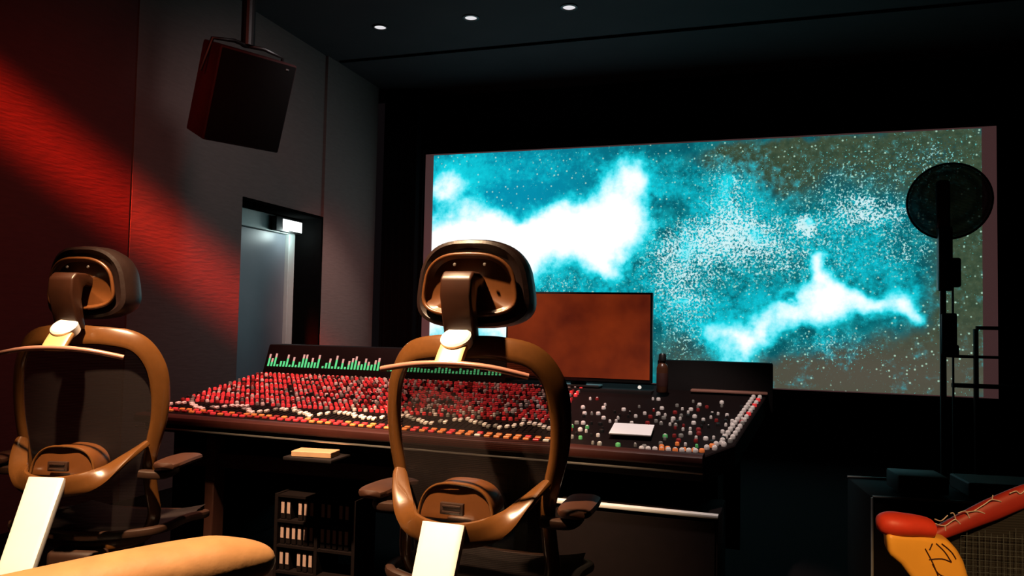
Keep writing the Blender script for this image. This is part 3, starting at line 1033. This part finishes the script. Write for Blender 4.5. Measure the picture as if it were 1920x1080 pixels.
# fader caps: zigzag of white caps in front of the knob rows
for c in range(78):
    x = X0 + 0.05 + c * 0.025
    y = 3.055 + 0.040 * math.sin(c * 0.55) + rnd.uniform(-0.018, 0.018)
    b = B()
    mt = Matrix.Rotation(SL, 4, 'X')
    box(b, -0.0085, 0.0085, -0.013, 0.013, 0.0, 0.014, 0.003, 1, mtx=mt)
    fo = obj('fader_cap', b, M['k_white'] if rnd.random() < 0.8 else M['k_grey'], con)
    fo.location = L3(x, y, sz(x, y) + 0.001)
slots = B()
for c in range(78):
    x = X0 + 0.05 + c * 0.025
    mt = Matrix.Translation(L3(x, 3.055, sz(x, 3.055))) @ Matrix.Rotation(SL, 4, 'X')
    box(slots, -0.0015, 0.0015, -0.06, 0.06, -0.001, 0.0012, mtx=mt)
obj('fader_slots', slots, M['groove'], con, smooth=False)
for c in range(96):
    i, j = divmod(c, 2)
    x = X0 + 0.05 + i * 0.0405
    y = fy(x) + 0.022 + j * 0.030
    b = B()
    box(b, -0.012, 0.012, -0.008, 0.008, 0.0, 0.009, 0.002, 1, mtx=Matrix.Rotation(SL, 4, 'X'))
    q = rnd.random()
    t_ = i / 48
    mname = 'k_orange' if q < 0.30 + 0.4 * t_ else ('k_red' if q < 0.9 else 'k_white')
    if t_ < 0.35 and q > 0.45:
        mname = 'k_dred' if q < 0.8 else 'k_red'
    bo = obj('button', b, M[mname], con, smooth=False)
    bo.location = L3(x, y, sz(x, y) + 0.0005)

# flat display on the console
mo = thing('computer_monitor', 'large flat monitor with rust-red lamplight painted on its screen behind the centre chair', 'monitor', (-0.855, 3.80, 0.888))
obj('bezel', bevel_all(bx(-0.372, 0.372, -0.02, 0.025, 0.03, 0.472), 0.004, 2), M['metal_black'], mo)
def rust():  # emission stands in for warm lamplight falling on the matte monitor
    m = mat('lamplit_display', (0.006, 0.002, 0.002), 0.5, spec=0.15)
    nt = m.node_tree
    bsd = nt.nodes['Principled BSDF']
    tc = nt.nodes.new('ShaderNodeTexCoord')
    nz = nt.nodes.new('ShaderNodeTexNoise')
    nz.inputs['Scale'].default_value = 4
    nz.inputs['Detail'].default_value = 6
    nt.links.new(tc.outputs['Object'], nz.inputs[0])
    cr = nt.nodes.new('ShaderNodeValToRGB')
    cr.color_ramp.elements[0].position = 0.3
    cr.color_ramp.elements[0].color = (0.065, 0.007, 0.003, 1)
    cr.color_ramp.elements[1].position = 0.7
    cr.color_ramp.elements[1].color = (0.21, 0.026, 0.005, 1)
    nt.links.new(nz.outputs['Fac'], cr.inputs[0])
    nt.links.new(cr.outputs[0], bsd.inputs['Emission Color'])
    bsd.inputs['Emission Strength'].default_value = 1.0
    return m
obj('display', bx(-0.362, 0.362, -0.0225, -0.0195, 0.048, 0.462), rust(), mo, smooth=False)
obj('stand_foot', bx(-0.12, 0.12, -0.05, 0.06, 0.0, 0.012, 0.004), M['metal_black'], mo)
obj('stand_neck', bx(-0.04, 0.04, 0.026, 0.045, 0.01, 0.25, 0.004), M['metal_black'], mo)
b = B()
for x in (-0.06, 0.315):
    lathe(b, [(0, 0.003), (0.007, 0.002), (0.009, -0.002)], 14, Matrix.Translation((x, -0.024, 0.012)) @ Matrix.Rotation(PI / 2, 4, 'X'))
LED = obj('indicator_lamp', b, emat('indicator_glow', (0.9, 0.8, 0.7), 0.9), mo)

# bottle on the ledge
bo = thing('bottle', 'small dark brown bottle standing right of the monitor', 'bottle', (-0.425, 3.72, 0.885))
obj('body', lathe(B(), [(0, 0), (0.025, 0), (0.027, 0.004), (0.027, 0.115), (0.022, 0.130), (0.014, 0.138), (0.0135, 0.150), (0, 0.150)], 24), M['amber'], bo)
obj('cap', lathe(B(), [(0, 0.185), (0.012, 0.184), (0.017, 0.178), (0.019, 0.150), (0.015, 0.146), (0, 0.146)], 20), M['metal_black'], bo)
obj('label_band', lathe(B(), [(0.0272, 0.03), (0.0276, 0.032), (0.0276, 0.09), (0.0272, 0.092)], 24), M['case_red'], bo)

# sheet of paper on the desk
b = B()
mt = Matrix.Rotation(math.radians(2), 4, 'Z') @ Matrix.Rotation(SL, 4, 'X')
box(b, -0.080, 0.080, -0.075, 0.075, 0, 0.006, 0.001, 1, mtx=mt)
pp = obj('notepad', b, M['paper'], smooth=False)
pp.location = (-0.463, 3.05, sz(0, 3.05) + 0.0185)
tag(pp, 'small white notepad lying on the right part of the console', 'notepad')

# ---------------------------------------------------------------- below the desk
# drawer shelf with a pale note
sh = thing('under_desk_shelf', 'dark shelf hanging under the console desk, left of the centre chair', 'shelf', (-1.70, 3.13, 0.632))
obj('shelf_board', bx(-0.11, 0.11, -0.42, 0.20, 0.0, 0.014, 0.003), M['console_dark'], sh)
b = B()
for x in (-0.10, 0.085):
    obj('hanger', bx(x, x + 0.015, -0.05, 0.18, 0.0145, 0.06), M['console_dark'], sh, smooth=False)
b.free()
b = box(B(), -0.085, 0.085, -0.045, 0.045, 0.0, 0.022, 0.002, 1)
nt_ = obj('small_box', b, mat('pale_card', (0.34, 0.20, 0.11), 0.6), smooth=False)
nt_.location = (-1.70, 2.775, 0.6465)
nt_.rotation_euler = (0, 0, 0.12)
tag(nt_, 'small pale box lying on the shelf under the console', 'box')

# rack of cases with pale labels
rk = thing('tape_rack', 'dark open rack under the console, left of the centre chair', 'rack', (-1.79, 2.97, 0))
RX0, RX1 = -0.17, 0.19
for x in (RX0 - 0.015, 0.012, RX1):
    obj('side_board', bx(x, x + 0.015, -0.06, 0.12, 0, 0.445), M['case'], rk, smooth=False)
for z in (0.0, 0.110, 0.220, 0.325, 0.432):
    obj('shelf_board', bx(RX0 + 0.0005, 0.0115, -0.06, 0.12, z, z + 0.010), M['case'], rk, smooth=False)
    obj('shelf_board', bx(0.0275, RX1 - 0.0005, -0.06, 0.12, z, z + 0.010), M['case'], rk, smooth=False)
M['label'] = mat('pale_label', (0.30, 0.20, 0.17), 0.6, var=0.1)
b = bx(-0.0105, 0.0105, -0.045, 0.07, 0, 0.090, 0.002, 1)
cproto = obj('tape_case', b, M['case'], smooth=False)
cl = obj('spine_label', bx(-0.0075, 0.0075, -0.0465, -0.0452, 0.025, 0.080), M['label'], cproto, smooth=False)
SHELF = ['top', 'second', 'third', 'bottom']
ORD = ['leftmost', 'second', 'third', 'fourth', 'fifth', 'sixth']
first = True
for si, z in enumerate((0.336, 0.231, 0.121, 0.011)):
    for half in (0, 1):
        if half and si > 1:
            continue
        n_ = 0
        for c in range(6):
            base = RX0 + 0.016 if half == 0 else 0.043
            x = base + c * 0.0285
            if x + 0.0105 > (0.011 if half == 0 else RX1 - 0.001) or (c == 2 and si != 1):
                continue
            o = cproto if first else copy_tree(cproto)
            first = False
            o.location = (-1.79 + x, 2.97, z)
            where = '%s shelf, %s half' % (SHELF[si], ('left', 'right')[half])
            how = 'leftmost' if n_ == 0 else ORD[n_] + ' from left'
            tag(o, 'dark case with pale spine, %s on rack %s' % (how, where), 'case', 'labelled cases in the rack under the console')
            n_ += 1

# low equipment unit with aluminium front edge
eq = thing('equipment_cabinet', 'low dark cabinet with bright aluminium front edge under the console right half', 'cabinet', (-0.41, 2.78, 0), -0.04)
obj('body', bx(-0.29, 0.29, -0.02, 0.30, 0.0, 0.548, 0.006), M['case'], eq)
b = B()
box(b, -0.28, 0.28, -0.026, -0.0205, 0.04, 0.535, 0.004)
obj('front_panel', b, M['case'], eq)
b = B()
box(b, -0.29, 0.29, -0.032, -0.002, 0.549, 0.562, 0.002)
tag(obj('edge_trim', b, M['alu'], eq), 'bright aluminium edge trim')

# ---------------------------------------------------------------- round mesh disc on stand
st = thing('disc_stand', 'tall thin black stand with a round mesh disc before the screen', 'stand', (0.965, 4.72, 0))
tube_ = tube(B(), [(0, 0, 0.05), (0, 0, 1.60)], 0.016, 14)
obj('pole', tube_, M['metal_black'], st)
obj('rear_rod', tube(B(), [(0.055, 0.03, 0.05), (0.052, 0.02, 1.46)], 0.006, 8), M['metal_black'], st)
b = B()
box(b, -0.026, 0.045, -0.03, 0.03, 1.42, 1.77, 0.010)
box(b, 0.02, 0.085, -0.03, 0.03, 1.44, 1.60, 0.012)
obj('clamp', b, M['metal_black'], st)
b = B()
box(b, -0.012, 0.066, -0.02, 0.03, 1.07, 1.30, 0.010)
box(b, 0.01, 0.075, -0.02, 0.03, 1.06, 1.13, 0.010)
obj('lower_clamp', b, M['metal_black'], st)
b = B()
box(b, -0.028, 0.040, -0.01, 0.045, 1.75, 2.03, 0.018, 3)
obj('motor_column', b, M['metal_black'], st)
RM = Matrix.Translation((0.03, 0.0, 1.912)) @ Matrix.Rotation(math.radians(-20), 4, 'Z') @ Matrix.Rotation(PI / 2, 4, 'X')
b = lathe(B(), [(0, 0.028), (0.10, 0.024), (0.17, 0.013), (0.205, 0.0)], 40, RM)
lathe(b, [(0, -0.028), (0.10, -0.024), (0.17, -0.013), (0.205, 0.0)], 40, RM)
M['discmesh'] = mesh_fabric('disc_mesh', (0.004, 0.002, 0.002), 0.17, 1.5)
ds = obj('mesh_disc', b, M['discmesh'], st)
ringp = [RM @ Vector((0.207 * math.cos(a * 2 * PI / 48), 0.207 * math.sin(a * 2 * PI / 48), 0)) for a in range(48)]
obj('rim', sweep(B(), ringp, 0.012, 0.012, None, True, 8, 2), M['metal_black'], ds)
for k in range(3):
    a = 2 * PI * k / 3 + 0.5
    obj('leg', tube(B(), [(0, 0, 0.26), (0.30 * math.cos(a), 0.30 * math.sin(a), 0.008)], 0.008, 8), M['metal_black'], st)

# dark tubular frame at the right end of the screen
tf = thing('tubular_frame', 'dark tubular metal frame standing in front of the screen corner', 'rack', (1.76, 7.28, 0))
fx = 0.0
b = tube(B(), [(-0.03, 0, 0.0), (-0.03, 0, 1.225)], 0.020, 10)
obj('post', b, M['metal_black'], tf)
obj('post', tube(B(), [(0.75, 0, 0.0), (0.75, 0, 1.225)], 0.020, 10), M['metal_black'], tf)
obj('top_rail', tube(B(), [(-0.03, 0, 1.235), (0.77, 0, 1.235)], 0.016, 10), M['metal_black'], tf)
obj('middle_rail', tube(B(), [(-0.19, 0, 0.995), (0.75, 0, 0.995)], 0.013, 10), M['metal_black'], tf)
obj('lower_rail', tube(B(), [(-0.21, 0, 0.755), (0.75, 0, 0.755)], 0.020, 10), M['metal_black'], tf)

# dark cases at the lower right
ec = thing('road_case', 'dark boxy case behind the red and orange chair', 'case', (0.74, 3.40, 0), 0.12)
obj('body', bevel_all(bx(-0.34, 0.42, -0.14, 0.26, 0.0, 0.57), 0.01, 2), M['case'], ec)
b = B()
for (a0, a1) in (((-0.34, -0.14, 0.573), (0.42, -0.14, 0.573)), ((-0.342, -0.142, 0.02), (-0.342, -0.142, 0.57)), ((-0.34, 0.255, 0.573), (0.42, 0.255, 0.573))):
    tube(b, [a0, a1], 0.005, 6)
tag(obj('edge_trim', b, M['k_grey'], ec), 'thin grey edge trim')
ab = thing('amplifier_box', 'small dark box with round dial sitting on the dark case', 'box', (0.60, 3.36, 0.58), 0.12)
obj('body', bevel_all(bx(-0.09, 0.09, -0.06, 0.10, 0, 0.068), 0.006, 2), M['case_red'], ab)
obj('dial', lathe(B(), [(0, 0.010), (0.022, 0.009), (0.025, 0.0)], 20, Matrix.Translation((-0.055, -0.061, 0.035)) @ Matrix.Rotation(PI / 2, 4, 'X')), M['k_black'], ab)
rb_ = obj('storage_box', bevel_all(bx(-0.15, 0.15, -0.09, 0.11, 0, 0.055), 0.006, 2), M['case_red'], smooth=False)
rb_.location = (0.90, 3.42, 0.58)
rb_.rotation_euler = (0, 0, 0.12)
tag(rb_, 'flat red-brown box on the dark case at the right edge', 'box')

# ---------------------------------------------------------------- red and orange chair, lower right
rc = thing('red_mesh_chair', 'red and orange mesh-backed armchair at the lower right corner', 'chair', (0.62, 1.55, 0))
cx, cy = 0.62, 1.55


def RL(x, y, z):
    return Vector((x - cx, y - cy, z))


pad = spline([RL(0.222, 1.652, 0.828), RL(0.245, 1.656, 0.829), RL(0.27, 1.662, 0.828), RL(0.295, 1.672, 0.826), RL(0.312, 1.68, 0.823)], 6)
obj('arm_pad', sweep(B(), pad, lambda u: 0.06 * (1 - (1 - min(1, u * 2.2)) ** 2.6) ** 0.5 + 0.004,
                     lambda u: (0.047 - 0.012 * u) * (1 - (1 - min(1, u * 2.2)) ** 2.6) ** 0.5 + 0.003, (0, 0, 1), False, 16, 2.2), M['red_paint'], rc)
b = B()
outl = [(0.236, 0.818), (0.240, 0.775), (0.262, 0.758), (0.283, 0.730), (0.300, 0.690), (0.312, 0.62), (0.32, 0.50), (0.42, 0.50), (0.405, 0.62),
        (0.392, 0.71), (0.376, 0.765), (0.362, 0.792), (0.345, 0.805), (0.30, 0.815)]
prism(b, [(x - cx, z) for x, z in outl], 'Y', 1.632 - cy, 1.690 - cy)
for v in b.verts:
    v.co.y += 0.30 * (v.co.x + cx - 0.25)
ap_ = obj('arm_support', bevel_all(b, 0.012, 4, 25), M['orange'], rc)
b = B()
for pts in ([(0.305, 0.79), (0.318, 0.765), (0.330, 0.735), (0.345, 0.70)], [(0.312, 0.770), (0.335, 0.772), (0.352, 0.766)],
            [(0.318, 0.762), (0.328, 0.745), (0.345, 0.738), (0.372, 0.740)], [(0.325, 0.80), (0.340, 0.785), (0.352, 0.766)],
            [(0.335, 0.80), (0.352, 0.785), (0.360, 0.772)], [(0.318, 0.80), (0.313, 0.788)]):
    tube(b, [(x - cx, 1.6312 - cy + 0.30 * (x - 0.25), z) for x, z in pts], 0.0012, 5, n=4)
obj('crease', b, M['case_red'], ap_)
rail = spline([RL(0.325, 1.72, 0.795), RL(0.38, 1.735, 0.822), RL(0.44, 1.75, 0.852), RL(0.52, 1.77, 0.888), RL(0.62, 1.79, 0.915), RL(0.75, 1.80, 0.915), RL(0.87, 1.79, 0.87)], 8)
obj('top_rail', sweep(B(), rail, lambda u: 0.022 + 0.020 * min(1, u * 3), 0.03, (0.1, -1, 0.0), False, 14, 2.6), M['red_rail'], rc)
b = B()
gx = []
for i in range(17):
    u = i / 16
    x = 0.37 + 0.50 * u
    k = min(len(rail) - 1, int(u * (len(rail) - 1)))
    zt = 0.812 + 0.10 * math.sin(min(1, u * 1.35) * PI / 2) - (0.05 * max(0, u - 0.75) / 0.25)
    gx.append([b.verts.new(RL(x, 1.745 + 0.06 * u + 0.02 * math.sin(PI * j / 10), zt + (0.48 - zt) * j / 10)) for j in range(11)])
for i in range(16):
    for j in range(10):
        b.faces.new((gx[i][j], gx[i + 1][j], gx[i + 1][j + 1], gx[i][j + 1]))
obj('back_mesh', b, M['mesh2'], rc)
# pale threads of the weave, raised
b = B()
for i in range(44):
    q = 0.0108 * i
    tube(b, [RL(0.385 + q, 1.738 + 0.12 * q, 0.812 + 0.117 * q + rnd.uniform(-0.015, 0)), RL(0.385 + q + rnd.uniform(-0.004, 0.004), 1.740 + 0.12 * q, 0.55)], rnd.uniform(0.0003, 0.0008), 4)
for j in range(22):
    z = 0.80 - 0.0115 * j
    tube(b, [RL(0.385, 1.738, z), RL(0.86, 1.795, z + rnd.uniform(-0.005, 0.005))], rnd.uniform(0.0002, 0.0006), 4)
obj('weave_threads', b, mat('weave_grey', (0.07, 0.09, 0.10), 0.7), rc)
b = B()
box(b, 0.30 - cx, 0.86 - cx, 1.72 - cy, 2.2 - cy, 0.40, 0.47, 0.025, 4)
obj('seat', b, M['seatmesh'], rc)
for (lx, ly) in ((0.33, 1.76), (0.83, 1.76), (0.33, 2.16), (0.83, 2.16)):
    obj('leg', tube(B(), [RL(lx, ly, 0.0), RL(lx, ly, 0.41)], 0.015, 10), M['metal_black'], rc)
obj('back_post', tube(B(), [RL(0.84, 1.80, 0.43), RL(0.865, 1.80, 0.87)], 0.015, 10), M['metal_black'], rc)
# tangle of thin pale cord
b = B()
for pts in ([(0.300, 0.830), (0.315, 0.828), (0.318, 0.812), (0.322, 0.800)], [(0.312, 0.812), (0.322, 0.804), (0.333, 0.797)],
            [(0.300, 0.824), (0.309, 0.822)], [(0.302, 0.811), (0.312, 0.811), (0.318, 0.822), (0.321, 0.834)],
            [(0.322, 0.829), (0.338, 0.824), (0.352, 0.822), (0.366, 0.832), (0.372, 0.834), (0.380, 0.826)],
            [(0.333, 0.834), (0.345, 0.831), (0.357, 0.842)], [(0.372, 0.834), (0.368, 0.846), (0.362, 0.846)],
            [(0.376, 0.847), (0.390, 0.851), (0.397, 0.838)], [(0.390, 0.849), (0.410, 0.852), (0.425, 0.848)],
            [(0.405, 0.852), (0.425, 0.866), (0.438, 0.875), (0.455, 0.872)], [(0.438, 0.875), (0.440, 0.884)],
            [(0.352, 0.822), (0.353, 0.812)], [(0.470, 0.888), (0.482, 0.893), (0.490, 0.888), (0.50, 0.897)]):
    tube(b, [(x, 1.70 + 0.25 * (x - 0.30), z) for x, z in pts], 0.0011, 5, n=5)
for z, x in ((0.80, 0.322),):
    pass
tag(obj('cord_tangle', b, M['cord']), 'thin pale cord tangled along the red chair rail', 'cord')

# ---------------------------------------------------------------- near chair arm, lower left
nc = thing('leather_armchair', 'tan leather padded armrest of a near chair at the bottom left', 'chair', (-1.05, 0.55, 0))


def NL(x, y, z):
    return Vector((x + 1.05, y - 0.55, z))


padp = spline([NL(-0.665, 0.985, 0.850), NL(-0.70, 0.95, 0.852), NL(-0.75, 0.88, 0.853), NL(-0.81, 0.78, 0.850), NL(-0.88, 0.65, 0.844), NL(-0.95, 0.50, 0.835)], 8)
obj('arm_pad', sweep(B(), padp, lambda u: 0.105 * min(1, (u * 3.4 + 0.01)) ** 0.5, lambda u: 0.078 * min(1, (u * 3.4 + 0.01)) ** 0.5, (0, 0, 1), False, 20, 2.3), M['tan'], nc)
obj('arm_post', sweep(B(), spline([NL(-0.86, 0.68, 0.82), NL(-0.86, 0.66, 0.65), NL(-0.86, 0.58, 0.45)], 6), 0.05, 0.03, (0, 1, 0), False, 12, 3), M['darkplastic'], nc)
obj('seat', bx(-0.25, 0.25, -0.28, 0.25, 0.40, 0.48, 0.03, 4), M['tan'], nc)
for (lx, ly) in ((-0.22, -0.24), (0.22, -0.24), (-0.22, 0.21), (0.22, 0.21)):
    obj('leg', tube(B(), [(lx, ly, 0.0), (lx, ly, 0.42)], 0.018, 10), M['darkplastic'], nc)
